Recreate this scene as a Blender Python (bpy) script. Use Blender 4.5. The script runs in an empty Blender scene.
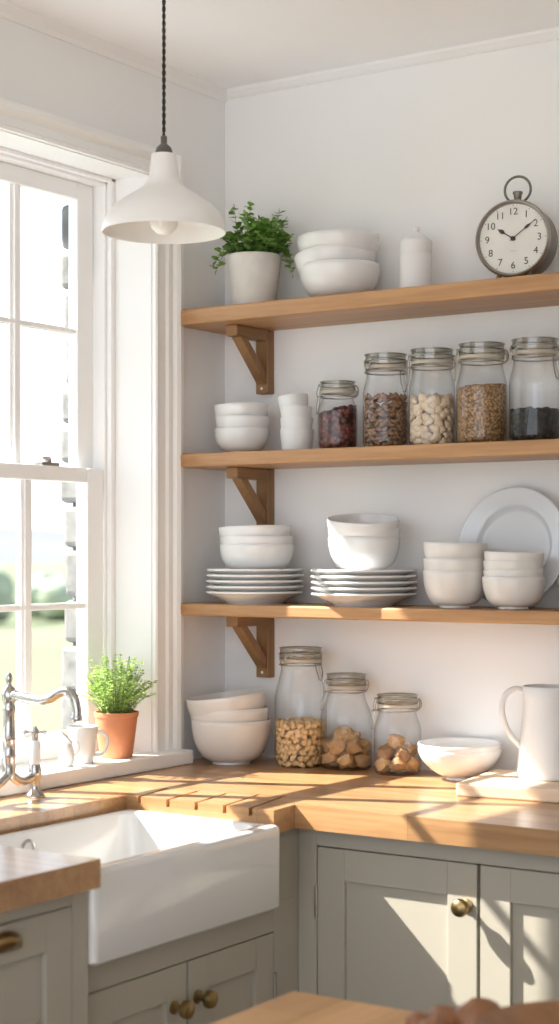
import bpy, bmesh, math, random
from mathutils import Vector, Matrix, noise as mnoise
random.seed(7)
S = bpy.context.scene
COL = S.collection
PI = math.pi
rad = math.radians

# ------------------------------------------------------------------ materials
def new_mat(name):
    m = bpy.data.materials.new(name); m.use_nodes = True
    nt = m.node_tree
    return m, nt, nt.nodes['Principled BSDF']

def N(nt, t, **kw):
    n = nt.nodes.new(t)
    for k, v in kw.items():
        if k in n.inputs: n.inputs[k].default_value = v
        else: setattr(n, k, v)
    return n

def c4(c): return (c[0], c[1], c[2], 1.0)

def paint(name, c, rough=.5, var=.04, scale=6, bump=.0, bscale=120, spec=.5, metal=0.0, coat=0.0):
    m, nt, b = new_mat(name)
    tc = N(nt, 'ShaderNodeTexCoord')
    nz = N(nt, 'ShaderNodeTexNoise', Scale=scale, Detail=4.0)
    nt.links.new(tc.outputs['Object'], nz.inputs['Vector'])
    r = N(nt, 'ShaderNodeValToRGB')
    r.color_ramp.elements[0].position = .3; r.color_ramp.elements[1].position = .7
    r.color_ramp.elements[0].color = c4([max(0, x*(1-var)) for x in c])
    r.color_ramp.elements[1].color = c4([min(1, x*(1+var)) for x in c])
    nt.links.new(nz.outputs['Fac'], r.inputs['Fac'])
    nt.links.new(r.outputs['Color'], b.inputs['Base Color'])
    b.inputs['Roughness'].default_value = rough
    b.inputs['Metallic'].default_value = metal
    b.inputs['Specular IOR Level'].default_value = spec
    b.inputs['Coat Weight'].default_value = coat
    if bump:
        nb = N(nt, 'ShaderNodeTexNoise', Scale=bscale, Detail=3.0)
        nt.links.new(tc.outputs['Object'], nb.inputs['Vector'])
        bp = N(nt, 'ShaderNodeBump', Strength=bump, Distance=.002)
        nt.links.new(nb.outputs['Fac'], bp.inputs['Height'])
        nt.links.new(bp.outputs['Normal'], b.inputs['Normal'])
    return m

def wood(name, c0, c1, axis='X', rough=.42, staves=None, coat=0.0):
    m, nt, b = new_mat(name)
    tc = N(nt, 'ShaderNodeTexCoord')
    mp = N(nt, 'ShaderNodeMapping')
    s = {'X': (1.6, 26, 26), 'Y': (26, 1.6, 26), 'Z': (26, 26, 1.6)}[axis]
    mp.inputs['Scale'].default_value = s
    nt.links.new(tc.outputs['Object'], mp.inputs['Vector'])
    n1 = N(nt, 'ShaderNodeTexNoise', Scale=1.0, Detail=6.0, Roughness=.6, Distortion=.6)
    nt.links.new(mp.outputs['Vector'], n1.inputs['Vector'])
    mp2 = N(nt, 'ShaderNodeMapping'); mp2.inputs['Scale'].default_value = tuple(x*6 for x in s)
    nt.links.new(tc.outputs['Object'], mp2.inputs['Vector'])
    n2 = N(nt, 'ShaderNodeTexNoise', Scale=1.0, Detail=3.0)
    nt.links.new(mp2.outputs['Vector'], n2.inputs['Vector'])
    ad = N(nt, 'ShaderNodeMath', operation='MULTIPLY_ADD'); ad.inputs[1].default_value = .35
    nt.links.new(n2.outputs['Fac'], ad.inputs[0]); nt.links.new(n1.outputs['Fac'], ad.inputs[2])
    r = N(nt, 'ShaderNodeValToRGB')
    r.color_ramp.elements[0].position = .45; r.color_ramp.elements[1].position = .85
    r.color_ramp.elements[0].color = c4(c0); r.color_ramp.elements[1].color = c4(c1)
    nt.links.new(ad.outputs[0], r.inputs['Fac'])
    out = r.outputs['Color']
    if staves:
        br = N(nt, 'ShaderNodeTexBrick')
        br.inputs['Scale'].default_value = 1.0
        br.inputs['Brick Width'].default_value = .55
        br.inputs['Row Height'].default_value = staves
        br.inputs['Mortar Size'].default_value = .0006
        br.inputs['Color1'].default_value = (.88, .86, .84, 1); br.inputs['Color2'].default_value = (1.1, 1.08, 1.06, 1)
        br.inputs['Mortar'].default_value = (.62, .58, .54, 1)
        mp3 = N(nt, 'ShaderNodeMapping')
        if axis == 'Y': mp3.inputs['Rotation'].default_value = (0, 0, PI/2)
        nt.links.new(tc.outputs['Object'], mp3.inputs['Vector'])
        nt.links.new(mp3.outputs['Vector'], br.inputs['Vector'])
        mx = N(nt, 'ShaderNodeMix', data_type='RGBA', blend_type='MULTIPLY'); mx.inputs[0].default_value = 1
        nt.links.new(out, mx.inputs[6]); nt.links.new(br.outputs['Color'], mx.inputs[7])
        out = mx.outputs[2]
    nt.links.new(out, b.inputs['Base Color'])
    b.inputs['Roughness'].default_value = rough
    b.inputs['Coat Weight'].default_value = coat
    b.inputs['Coat Roughness'].default_value = .2
    bp = N(nt, 'ShaderNodeBump', Strength=.12, Distance=.002)
    nt.links.new(ad.outputs[0], bp.inputs['Height']); nt.links.new(bp.outputs['Normal'], b.inputs['Normal'])
    return m

def glass(name, edge=(.46, .47, .45), body=(.988, .99, .988), gl=.8, base=.035):
    m = bpy.data.materials.new(name); m.use_nodes = True
    nt = m.node_tree; nt.nodes.clear()
    o = N(nt, 'ShaderNodeOutputMaterial')
    lw = N(nt, 'ShaderNodeLayerWeight', Blend=.5)
    pw = N(nt, 'ShaderNodeMath', operation='POWER'); pw.inputs[1].default_value = 5.0
    nt.links.new(lw.outputs['Facing'], pw.inputs[0])
    mx = N(nt, 'ShaderNodeMix', data_type='RGBA')
    mx.inputs[6].default_value = c4(body); mx.inputs[7].default_value = c4(edge)
    pw2 = N(nt, 'ShaderNodeMath', operation='POWER'); pw2.inputs[1].default_value = 3.2
    nt.links.new(lw.outputs['Facing'], pw2.inputs[0]); nt.links.new(pw2.outputs[0], mx.inputs[0])
    tr = N(nt, 'ShaderNodeBsdfTransparent'); nt.links.new(mx.outputs[2], tr.inputs['Color'])
    g = N(nt, 'ShaderNodeBsdfGlossy', Roughness=.03); g.inputs['Color'].default_value = (1, 1, 1, 1)
    fa = N(nt, 'ShaderNodeMath', operation='MULTIPLY_ADD'); fa.inputs[1].default_value = gl; fa.inputs[2].default_value = base
    fa.use_clamp = True
    nt.links.new(pw.outputs[0], fa.inputs[0])
    ms = N(nt, 'ShaderNodeMixShader')
    nt.links.new(fa.outputs[0], ms.inputs['Fac']); nt.links.new(tr.outputs[0], ms.inputs[1]); nt.links.new(g.outputs[0], ms.inputs[2])
    nt.links.new(ms.outputs[0], o.inputs['Surface'])
    return m

def leafy(name, c0, c1, rough=.5, trans=.3):
    m, nt, b = new_mat(name)
    g = N(nt, 'ShaderNodeNewGeometry')
    r = N(nt, 'ShaderNodeValToRGB')
    r.color_ramp.elements[0].color = c4(c0); r.color_ramp.elements[1].color = c4(c1)
    nt.links.new(g.outputs['Random Per Island'], r.inputs['Fac'])
    nt.links.new(r.outputs['Color'], b.inputs['Base Color'])
    b.inputs['Roughness'].default_value = rough
    o = nt.nodes['Material Output']
    t = N(nt, 'ShaderNodeBsdfTranslucent'); nt.links.new(r.outputs['Color'], t.inputs['Color'])
    ms = N(nt, 'ShaderNodeMixShader', Fac=trans)
    nt.links.new(b.outputs[0], ms.inputs[1]); nt.links.new(t.outputs[0], ms.inputs[2])
    nt.links.new(ms.outputs[0], o.inputs['Surface'])
    return m

def grains(name, c0, c1, c2, scale, rough=.6):
    m, nt, b = new_mat(name)
    tc = N(nt, 'ShaderNodeTexCoord')
    v = N(nt, 'ShaderNodeTexVoronoi', Scale=scale)
    nt.links.new(tc.outputs['Object'], v.inputs['Vector'])
    bw = N(nt, 'ShaderNodeSeparateColor'); nt.links.new(v.outputs['Color'], bw.inputs[0])
    r = N(nt, 'ShaderNodeValToRGB')
    r.color_ramp.elements[0].color = c4(c0); r.color_ramp.elements[1].color = c4(c1)
    nt.links.new(bw.outputs[0], r.inputs['Fac'])
    r2 = N(nt, 'ShaderNodeValToRGB')
    r2.color_ramp.elements[0].position = .35; r2.color_ramp.elements[1].position = .75
    r2.color_ramp.elements[0].color = (0, 0, 0, 1); r2.color_ramp.elements[1].color = (1, 1, 1, 1)
    nt.links.new(v.outputs['Distance'], r2.inputs['Fac'])
    mx = N(nt, 'ShaderNodeMix', data_type='RGBA')
    nt.links.new(r2.outputs['Color'], mx.inputs[0]); nt.links.new(r.outputs['Color'], mx.inputs[6]); mx.inputs[7].default_value = c4(c2)
    nt.links.new(mx.outputs[2], b.inputs['Base Color'])
    b.inputs['Roughness'].default_value = rough
    bp = N(nt, 'ShaderNodeBump', Strength=.9, Distance=.004); bp.invert = True
    nt.links.new(v.outputs['Distance'], bp.inputs['Height']); nt.links.new(bp.outputs['Normal'], b.inputs['Normal'])
    return m

M = {}
M['wall'] = paint('wall_paint', (.835, .835, .83), .8, .010, 2, .08, 60, spec=.2)
M['taupe'] = paint('taupe_paint', (.46, .44, .42), .8, .012, 2)
M['ceiling'] = paint('ceiling_paint', (.90, .905, .915), .85, .01, 2, spec=.2)
M['trim'] = paint('trim_paint', (.885, .885, .875), .4, .01, 3)
M['sash'] = paint('sash_paint', (.90, .905, .905), .35, .01, 3)
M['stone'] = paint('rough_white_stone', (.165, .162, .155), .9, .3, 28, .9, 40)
M['floor'] = wood('floor_oak', (.30, .235, .17), (.40, .33, .25), 'X', .5, .14)
M['oak'] = wood('shelf_oak', (.33, .165, .066), (.50, .285, .130), 'X', .42)
M['oak_y'] = wood('bracket_oak', (.20, .098, .036), (.31, .165, .067), 'Y', .5)
M['oak_z'] = wood('bracket_oak_upright', (.20, .098, .036), (.31, .165, .067), 'Z', .5)
M['counter'] = wood('worktop_oak', (.29, .145, .058), (.48, .28, .130), 'X', .32, .075, .4)
M['table'] = wood('table_oak', (.50, .29, .13), (.62, .38, .19), 'Y', .45, .09)
M['board'] = wood('board_beech', (.68, .50, .34), (.80, .63, .47), 'X', .5)
M['cab'] = paint('cabinet_paint', (.40, .37, .305), .42, .015, 3)
M['cabdark'] = paint('cabinet_inside', (.12, .10, .08), .8)
M['white'] = paint('white_glaze', (.74, .74, .735), .22, .012, 4, coat=.3)
M['cream'] = paint('cream_glaze', (.70, .675, .64), .28, .012, 4, coat=.3)
M['matt'] = paint('matt_white_ceramic', (.75, .745, .735), .5, .012, 4)
M['grey'] = paint('grey_glaze', (.66, .68, .70), .22, .015, 4, coat=.4)
M['sink'] = paint('fireclay', (.78, .775, .76), .14, .006, 3, coat=.6)
M['chrome'] = paint('aged_nickel', (.50, .485, .465), .2, .05, 20, metal=1.0)
M['brass'] = paint('antique_brass', (.34, .24, .11), .32, .15, 30, metal=1.0)
M['steel'] = paint('dull_steel', (.37, .345, .31), .38, .12, 40, metal=1.0)
M['wire'] = paint('jar_wire', (.42, .39, .34), .35, .1, 40, metal=1.0)
M['clockbody'] = paint('clock_bronze', (.20, .185, .155), .42, .12, 25, metal=.85)
M['dial'] = paint('dial_paper', (.74, .73, .68), .6, .04, 20)
M['ink'] = paint('ink_dark', (.05, .042, .036), .6)
M['faint'] = paint('faint_print', (.42, .46, .38), .7)
M['lidglass'] = glass('lid_glass', (.30, .29, .26), (.74, .73, .69), .5, .10)
M['gasket'] = paint('rubber_gasket', (.50, .455, .375), .6)
M['glass'] = glass('jar_glass')
M['pane'] = glass('window_glass', (.8, .82, .8), (.985, .99, .985), .5, .02)
M['bulb'] = paint('frosted_bulb', (.86, .85, .82), .3)
M['shade'] = paint('lamp_enamel', (.83, .825, .81), .35, .01, 4)
M['black'] = paint('black_fabric', (.022, .02, .019), .8, .3, 200)
M['cap'] = paint('grey_cap', (.11, .10, .09), .5)
M['pot'] = paint('pale_stone_pot', (.66, .63, .59), .85, .10, 14, .5, 60)
M['terra'] = paint('terracotta', (.58, .235, .115), .8, .14, 12, .3, 90)
M['soil'] = paint('soil', (.06, .04, .025), .9, .4, 80, .8)
M['leaf'] = leafy('oregano_leaf', (.085, .20, .030), (.30, .50, .12), .45, .25)
M['thyme'] = leafy('thyme_leaf', (.27, .43, .08), (.53, .68, .24), .5, .45)
M['stem'] = paint('plant_stem', (.16, .25, .06), .6)
M['pecan'] = paint('nut_brown', (.235, .125, .065), .5, .4, 120, .5, 200)
M['bean'] = paint('bean_cream', (.66, .53, .385), .5, .12, 60)
M['cereal'] = paint('cereal_gold', (.64, .42, .20), .6, .3, 90, .5, 150)
M['crouton'] = paint('toasted_bread', (.56, .32, .14), .75, .5, 32, .8, 90)
M['raisin'] = grains('raisin_mass', (.09, .022, .018), (.26, .075, .055), (.02, .006, .006), 105, .4)
M['grain'] = grains('wheat_mass', (.33, .185, .075), (.56, .34, .16), (.15, .075, .03), 200)
M['blackbean'] = grains('black_bean_mass', (.010, .009, .010), (.035, .032, .034), (.002, .002, .002), 120, .75)
_m = M['crouton']; _nt = _m.node_tree; _b = _nt.nodes['Principled BSDF']
_oi = N(_nt, 'ShaderNodeObjectInfo'); _rp = N(_nt, 'ShaderNodeValToRGB')
_rp.color_ramp.elements[0].color = (.13, .062, .028, 1); _rp.color_ramp.elements[1].color = (.56, .33, .145, 1)
_old = _b.inputs['Base Color'].links[0].from_socket
_mx = N(_nt, 'ShaderNodeMix', data_type='RGBA'); _mx.inputs[0].default_value = .25
_nt.links.new(_oi.outputs['Random'], _rp.inputs['Fac']); _nt.links.new(_rp.outputs['Color'], _mx.inputs[6]); _nt.links.new(_old, _mx.inputs[7]); _nt.links.new(_mx.outputs[2], _b.inputs['Base Color'])
M['roll'] = paint('crusty_brown', (.27, .115, .05), .45, .25, 14)
M['bowlwood'] = wood('dark_bowl_wood', (.20, .095, .038), (.31, .155, .068), 'X', .45)
M['field'] = paint('meadow', (.150, .168, .105), .95, .12, .08, spec=.1)
M['tree'] = paint('far_tree', (.265, .305, .225), .95, .35, .8, spec=.1)  # green paled to put distance haze into the colour
M['hill'] = paint('far_hill', (.152, .156, .156), .95, .08, .01, spec=.1)  # aerial haze mixed into this grey, not the hill's own colour

# ------------------------------------------------------------------ mesh helpers
def box(bm, x0, x1, y0, y1, z0, z1):
    vs = [bm.verts.new((x, y, z)) for z in (z0, z1) for y in (y0, y1) for x in (x0, x1)]
    for f in ((0, 2, 3, 1), (4, 5, 7, 6), (0, 1, 5, 4), (2, 6, 7, 3), (0, 4, 6, 2), (1, 3, 7, 5)):
        bm.faces.new([vs[i] for i in f])

def prism(bm, pts, z0, z1, axis='z'):
    """extrude polygon; axis z: pts (x,y); axis y: pts (x,z) from y=z0..z1; axis x: pts (y,z)"""
    def mk(p, h):
        if axis == 'z': return (p[0], p[1], h)
        if axis == 'y': return (p[0], h, p[1])
        return (h, p[0], p[1])
    a = [bm.verts.new(mk(p, z0)) for p in pts]; b = [bm.verts.new(mk(p, z1)) for p in pts]
    n = len(pts)
    fs = [bm.faces.new(a), bm.faces.new(b)]
    for i in range(n): fs.append(bm.faces.new((a[i], a[(i+1) % n], b[(i+1) % n], b[i])))
    bmesh.ops.recalc_face_normals(bm, faces=fs)

def lathe(bm, prof, seg=40, cap0=False, cap1=False, mat=None):
    rings = []
    for r, z in prof:
        if r < 1e-6: rings.append([bm.verts.new((0, 0, z))])
        else: rings.append([bm.verts.new((r*math.cos(2*PI*i/seg), r*math.sin(2*PI*i/seg), z)) for i in range(seg)])
    if mat is not None:
        for rg in rings:
            for v in rg: v.co = mat @ v.co
    for a, b in zip(rings, rings[1:]):
        for i in range(seg):
            j = (i+1) % seg
            if len(a) == 1 and len(b) == 1: continue
            if len(a) == 1: bm.faces.new((a[0], b[j], b[i]))
            elif len(b) == 1: bm.faces.new((a[i], a[j], b[0]))
            else: bm.faces.new((a[i], a[j], b[j], b[i]))
    if cap0 and len(rings[0]) > 1: bm.faces.new(list(reversed(rings[0])))
    if cap1 and len(rings[-1]) > 1: bm.faces.new(rings[-1])

def smooth_path(pts, n=6):
    P = [Vector(p) for p in pts]; out = []
    for i in range(len(P)-1):
        p0 = P[max(i-1, 0)]; p1 = P[i]; p2 = P[i+1]; p3 = P[min(i+2, len(P)-1)]
        for k in range(n):
            t = k/n
            out.append(.5*((2*p1)+(-p0+p2)*t+(2*p0-5*p1+4*p2-p3)*t*t+(-p0+3*p1-3*p2+p3)*t**3))
    out.append(P[-1]); return out

def tube(bm, pts, r, seg=10, closed=False, flat=1.0):
    pts = [Vector(p) for p in pts]; n = len(pts)
    rs = r if isinstance(r, (list, tuple)) else [r]*n
    if len(rs) != n: rs = [rs[0]+(rs[-1]-rs[0])*i/(n-1) for i in range(n)]
    t0 = (pts[1]-pts[0]).normalized()
    up = Vector((0, 0, 1)) if abs(t0.z) < .9 else Vector((1, 0, 0))
    nrm = (up-t0*up.dot(t0)).normalized(); rings = []
    for i, p in enumerate(pts):
        if closed: t = (pts[(i+1) % n]-pts[i-1]).normalized()
        else: t = (pts[min(i+1, n-1)]-pts[max(i-1, 0)]).normalized()
        nrm = (nrm-t*nrm.dot(t)).normalized(); bn = t.cross(nrm)
        rings.append([bm.verts.new(p+(nrm*math.cos(2*PI*k/seg)*flat+bn*math.sin(2*PI*k/seg))*rs[i]) for k in range(seg)])
    m = n if closed else n-1
    for i in range(m):
        a, b = rings[i], rings[(i+1) % n]
        for k in range(seg): bm.faces.new((a[k], a[(k+1) % seg], b[(k+1) % seg], b[k]))
    if not closed:
        bm.faces.new(list(reversed(rings[0]))); bm.faces.new(rings[-1])

def circle(r, z, n=36, c=(0, 0)): return [(c[0]+r*math.cos(2*PI*i/n), c[1]+r*math.sin(2*PI*i/n), z) for i in range(n)]

def mesh_of(name, bm, mat, smooth=True, angle=35):
    bmesh.ops.recalc_face_normals(bm, faces=bm.faces[:])
    me = bpy.data.meshes.new(name); bm.to_mesh(me); bm.free()
    me.materials.append(mat)
    if smooth:
        for p in me.polygons: p.use_smooth = True
        try: me.set_sharp_from_angle(angle=rad(angle))
        except Exception: pass
    return me

def obj(name, bm, mat, parent=None, smooth=True, bevel=0, angle=35, loc=(0, 0, 0), rot=(0, 0, 0)):
    me = bm if isinstance(bm, bpy.types.Mesh) else mesh_of(name, bm, mat, smooth, angle)
    o = bpy.data.objects.new(name, me); COL.objects.link(o)
    o.location = loc; o.rotation_euler = rot
    if parent: o.parent = parent
    if bevel:
        b = o.modifiers.new('bevel', 'BEVEL'); b.width = bevel; b.segments = 2; b.limit_method = 'ANGLE'; b.angle_limit = rad(40)
    return o

def tag(o, label, cat, group=None, kind=None):
    o['label'] = label; o['category'] = cat
    if group: o['group'] = group
    if kind: o['kind'] = kind
    return o

def thing(name, label, cat, loc=(0, 0, 0), rotz=0, group=None):
    o = bpy.data.objects.new(name, None); COL.objects.link(o); o.empty_display_size = .05
    o.location = loc; o.rotation_euler = (0, 0, rotz)
    return tag(o, label, cat, group)

def struct(name, bm, mat, label, cat, parent=None, smooth=False, bevel=0):
    o = obj(name, bm, mat, parent, smooth, bevel)
    if not parent: tag(o, label, cat, None, 'structure')
    return o

def BM(): return bmesh.new()

# ------------------------------------------------------------------ room shell
CEIL = 2.505
OY0, OY1, OZ0, OZ1 = -1.29, -.300, .93, 2.255       # window opening (y range, z range)
bm = BM()
prism(bm, [(0, .12), (0, -.281), (-.10, OY1), (-.19, OY1), (-.19, .12)], 0, CEIL+.1)
prism(bm, [(0, OY0-.019), (0, -4.2), (-.19, -4.2), (-.19, OY0), (-.10, OY0)], 0, CEIL+.1)
mid = [(0, -.281), (-.10, OY1), (-.19, OY1), (-.19, OY0), (-.10, OY0), (0, OY0-.019)]
prism(bm, mid, 0, OZ0); prism(bm, mid, OZ1, CEIL+.1)
bmesh.ops.remove_doubles(bm, verts=bm.verts[:], dist=1e-5)
struct('wall_left', bm, M['wall'], 'off-white painted wall with the deep window opening', 'wall')
bm = BM(); box(bm, 0, 3.6, 0, .12, 0, CEIL+.1)
struct('wall_back', bm, M['wall'], 'off-white painted wall behind the oak shelves', 'wall')
bm = BM(); box(bm, -.19, 3.6, -4.2, .12, CEIL, CEIL+.1)
struct('ceiling', bm, M['ceiling'], 'plain off-white ceiling', 'ceiling')
bm = BM(); box(bm, -.19, 6, -7, .12, -.08, 0)
struct('floor', bm, M['floor'], 'oak plank kitchen floor', 'floor')
bm = BM(); box(bm, 3.6, 3.72, -4.2, .12, 0, CEIL+.1)  # out-of-view wall, added and toned dark to cut light from the right
struct('wall_right', bm, M['taupe'], 'unseen taupe wall opposite the window, added to dim that side', 'wall')
# exterior masonry beside the window : rough white quoins
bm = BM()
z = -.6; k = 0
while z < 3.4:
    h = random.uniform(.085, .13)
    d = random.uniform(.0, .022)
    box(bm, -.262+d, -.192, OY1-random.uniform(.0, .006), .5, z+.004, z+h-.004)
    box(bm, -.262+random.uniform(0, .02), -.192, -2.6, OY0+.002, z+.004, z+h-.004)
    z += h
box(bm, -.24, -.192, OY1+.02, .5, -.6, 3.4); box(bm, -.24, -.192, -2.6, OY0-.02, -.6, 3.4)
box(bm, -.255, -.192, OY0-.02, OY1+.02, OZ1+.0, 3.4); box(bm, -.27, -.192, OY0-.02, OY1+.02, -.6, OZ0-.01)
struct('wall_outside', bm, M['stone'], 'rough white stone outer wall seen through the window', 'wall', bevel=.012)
bm = BM(); prism(bm, [(-.2, 3.05), (-1.0, 2.88), (-1.02, 2.94), (-.2, 3.75)], -4.2, 1.2, 'y')  # eave out of view, added to cut the high sun off worktop and doors
struct('sun_block_eave', bm, M['trim'], 'unseen white eave added above the window to block the high sun', 'sun blocker')
# crown moulding
bm = BM()
pr = [(0, CEIL), (0, CEIL-.026), (.004, CEIL-.026), (.008, CEIL-.017), (.018, CEIL-.006), (.021, CEIL)]
prism(bm, pr, -4.2, 0, 'y')
struct('trim_1', bm, M['wall'], 'slim crown moulding along the window wall', 'moulding')
bm = BM()
prism(bm, [(-a, b) for a, b in [(0, CEIL), (0, CEIL-.02), (.006, CEIL-.018), (.018, CEIL-.006), (.02, CEIL)]], 0, 3.6, 'x')
struct('trim_2', bm, M['wall'], 'slim crown moulding along the shelf wall', 'moulding')
bm = BM(); prism(bm, [(.0, -.2815), (-.1005, -.3005), (-.1005, -.3025), (0, -.2835)], .962, 2.2535)
prism(bm, [(0, -.2836), (-.1, -.3026), (-.1, OY0), (0, OY0-.018)], 2.2525, 2.2548)
struct('trim_6', bm, M['sash'], 'white lining of the deep window reveal', 'window reveal')
# window casing: stepped profile
bm = BM()
CY0, CY1 = -.281, -.187
side = [(0, CY0), (.010, CY0), (.013, CY0+.004), (.010, CY0+.010), (.007, CY0+.014), (.007, CY0+.040), (.012, CY0+.046), (.013, CY0+.056), (.009, CY0+.060),
        (.009, CY1-.030), (.017, CY1-.024), (.021, CY1-.014), (.018, CY1), (0, CY1)]
prism(bm, side, .962, 2.312)
struct('trim_3', bm, M['trim'], 'white moulded casing upright right of the window', 'window casing')
bm = BM()
H0, H1 = 2.255, 2.312
top = [(0, H0), (.010, H0), (.012, H0+.007), (.007, H0+.011), (.007, H0+.028), (.014, H0+.036), (.020, H0+.044), (.018, H1), (0, H1)]
prism(bm, top, -1.41, CY0+.002, 'y')
struct('trim_4', bm, M['trim'], 'white moulded casing across the top of the window', 'window casing')
# stool / sill
bm = BM(); prism(bm, [(-.10, OY1+.0), (0, -.281), (0, -.195), (.053, -.195), (.053, -1.42), (0, -1.42), (0, OY0-.019), (-.10, OY0)], .9305, .962)
struct('trim_5', bm, M['trim'], 'white window sill above the worktop', 'window sill', bevel=.004)

# window
W = thing('window_1', 'white twelve-over-twelve sash window above the sink', 'window', (0, 0, 0)); W['kind'] = 'structure'
def frame_boxes(parts, name, mat=M['sash'], bevel=.003, parent=W):
    bm = BM()
    for p in parts: box(bm, *p)
    return obj(name, bm, mat, parent, smooth=False, bevel=bevel)
JR, JL = -.326, -1.264
frame_boxes([(-.185, -.100, JR, OY1, .93, OZ1), (-.185, -.100, OY0, JL, .93, OZ1), (-.185, -.100, OY0, OY1, 2.236, OZ1), (-.185, -.124, OY0, OY1, .93, .962),
             (-.104, -.088, JR+.009, OY1-.001, .962, OZ1-.0005), (-.104, -.088, OY0, JL-.009, .962, OZ1-.0005), (-.104, -.088, OY0, OY1, 2.243, OZ1-.0008)], 'window_frame')
cols = [-.384, -.555, -.596, -.767, -.808, -1.022, -1.060, -1.206]
def sash(name, x0, x1, zb, zt, rb, rt, zm, stiles=(JR-.004, JL+.004)):
    parts = [(x0, x1, cols[0], stiles[0], zb, zt), (x0, x1, stiles[1], cols[-1], zb, zt),
             (x0, x1, cols[-1], cols[0], zb, rb), (x0, x1, cols[-1], cols[0], rt, zt)]
    f = frame_boxes(parts, name)
    xm = (x0+x1)/2
    mb = BM()
    def bar(y0, y1, z0, z1, vertical):
        e = .0075
        if vertical: box(mb, xm-.009, x1-.004, (y0+y1)/2-e, (y0+y1)/2+e, z0, z1)
        else: box(mb, xm-.0095, x1-.005, y0, y1, (z0+z1)/2-e*.6, (z0+z1)/2+e*.6)
        if vertical: box(mb, xm-.011, xm+.003, y0+.004, y1-.004, z0, z1)
        else:
            for ya, yb in ((0, 1), (2, 3), (4, 5), (6, 7)): box(mb, xm-.0105, xm+.0025, cols[yb], cols[ya]-.0, z0-.001, z1+.001)
    for i in (1, 3, 5): bar(cols[i+1], cols[i], rb, rt, True)
    bar(cols[-1], cols[0], zm-.006, zm+.006, False)
    o = obj('glazing_bars', mb, M['sash'], f, smooth=False)
    gb = BM()
    v = [gb.verts.new(p) for p in ((xm, cols[-1]-.004, rb-.004), (xm, cols[0]+.004, rb-.004), (xm, cols[0]+.004, rt+.004), (xm, cols[-1]-.004, rt+.004))]
    gb.faces.new(v)
    obj('pane', gb, M['pane'], f, smooth=False)
    return f
sash('lower_sash', -.124, -.100, .962, 1.597, 1.018, 1.564, 1.291)
sash('upper_sash', -.158, -.130, 1.57, 2.236, 1.600, 2.197, 1.903)
bm = BM(); box(bm, -.128, -.104, -.53, -.475, 1.597, 1.604)
lathe(bm, [(.0, .0), (.008, .0), (.008, .012), (.0, .014)], 12, mat=Matrix.Translation((-.115, -.5, 1.603)))
tube(bm, [(-.112, -.5, 1.612), (-.100, -.515, 1.613), (-.098, -.535, 1.612)], [.004, .004, .003], 8)
obj('sash_latch', bm, M['steel'], W)

# ------------------------------------------------------------------ outside
bm = BM()
n = 30
bmesh.ops.create_grid(bm, x_segments=n, y_segments=n, size=1)
for v in bm.verts: v.co = Vector((-300+v.co.x*295, 100+v.co.y*420, -3.0))
struct('ground', bm, M['field'], 'pale green meadow outside the window', 'ground')
for i, (dx, amp, base) in enumerate(((-420, 4, 6), (-560, 6, 12))):
    bm = BM(); prev = None
    for k in range(61):
        y = -200+k*25
        h = base+amp*mnoise.noise(Vector((k*.13, i*7.3, 0)))
        a = bm.verts.new((dx, y, -4)); b = bm.verts.new((dx-60, y, h)); c = bm.verts.new((dx-130, y, h*.9))
        if prev:
            bm.faces.new((prev[0], a, b, prev[1])); bm.faces.new((prev[1], b, c, prev[2]))
        prev = (a, b, c)
    struct('hills', bm, M['hill'], ['nearer hazy hill ridge on the horizon', 'farther hazy hill ridge on the horizon'][i], 'hills', smooth=True)
for i in range(16):
    t = i-5
    x = -69-8*(i % 2)+random.uniform(-.4, .4); y = 74+t*3.9+5*(i % 2)+random.uniform(-.3, .3)
    bm = BM(); s = random.uniform(1.0, 1.2)
    for q in range(7):
        r = random.uniform(.9, 1.5)*s
        mt = Matrix.Translation((random.uniform(-1.2, 1.2)*s, random.uniform(-1.4, 1.4)*s, random.uniform(.9, 1.9)*s)) @ Matrix.Scale(r, 4)
        bmesh.ops.create_icosphere(bm, subdivisions=2, radius=1, matrix=mt)
    for v in bm.verts:
        v.co += Vector((mnoise.noise(v.co*1.7), mnoise.noise(v.co*1.7+Vector((9, 0, 0))), mnoise.noise(v.co*1.7+Vector((0, 9, 0)))))*.35
    o = thing('tree', 'hazy green bushy tree in the hedge line across the meadow', 'tree', (x, y, -3), 0, 'trees across the meadow')
    obj('crown', bm, M['tree'], o)
    bm = BM(); tube(bm, [(0, 0, -.1), (0, 0, 1.2)], [.2, .14], 8); obj('trunk', bm, M['roll'], o)

# ------------------------------------------------------------------ worktop
K = .93
bm = BM()
out = [(0, 0), (2.1, 0), (2.1, -.583), (.580, -.583), (.588, -.667), (.240, -.667), (.240, -1.224), (.636, -1.224), (.626, -2.2), (0, -2.2)]
prism(bm, out, .885, K)
wt = obj('worktop', bm, M['counter'], None, smooth=False)
tag(wt, 'long honey-oak worktop running under the shelves and around the white sink', 'worktop')
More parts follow.
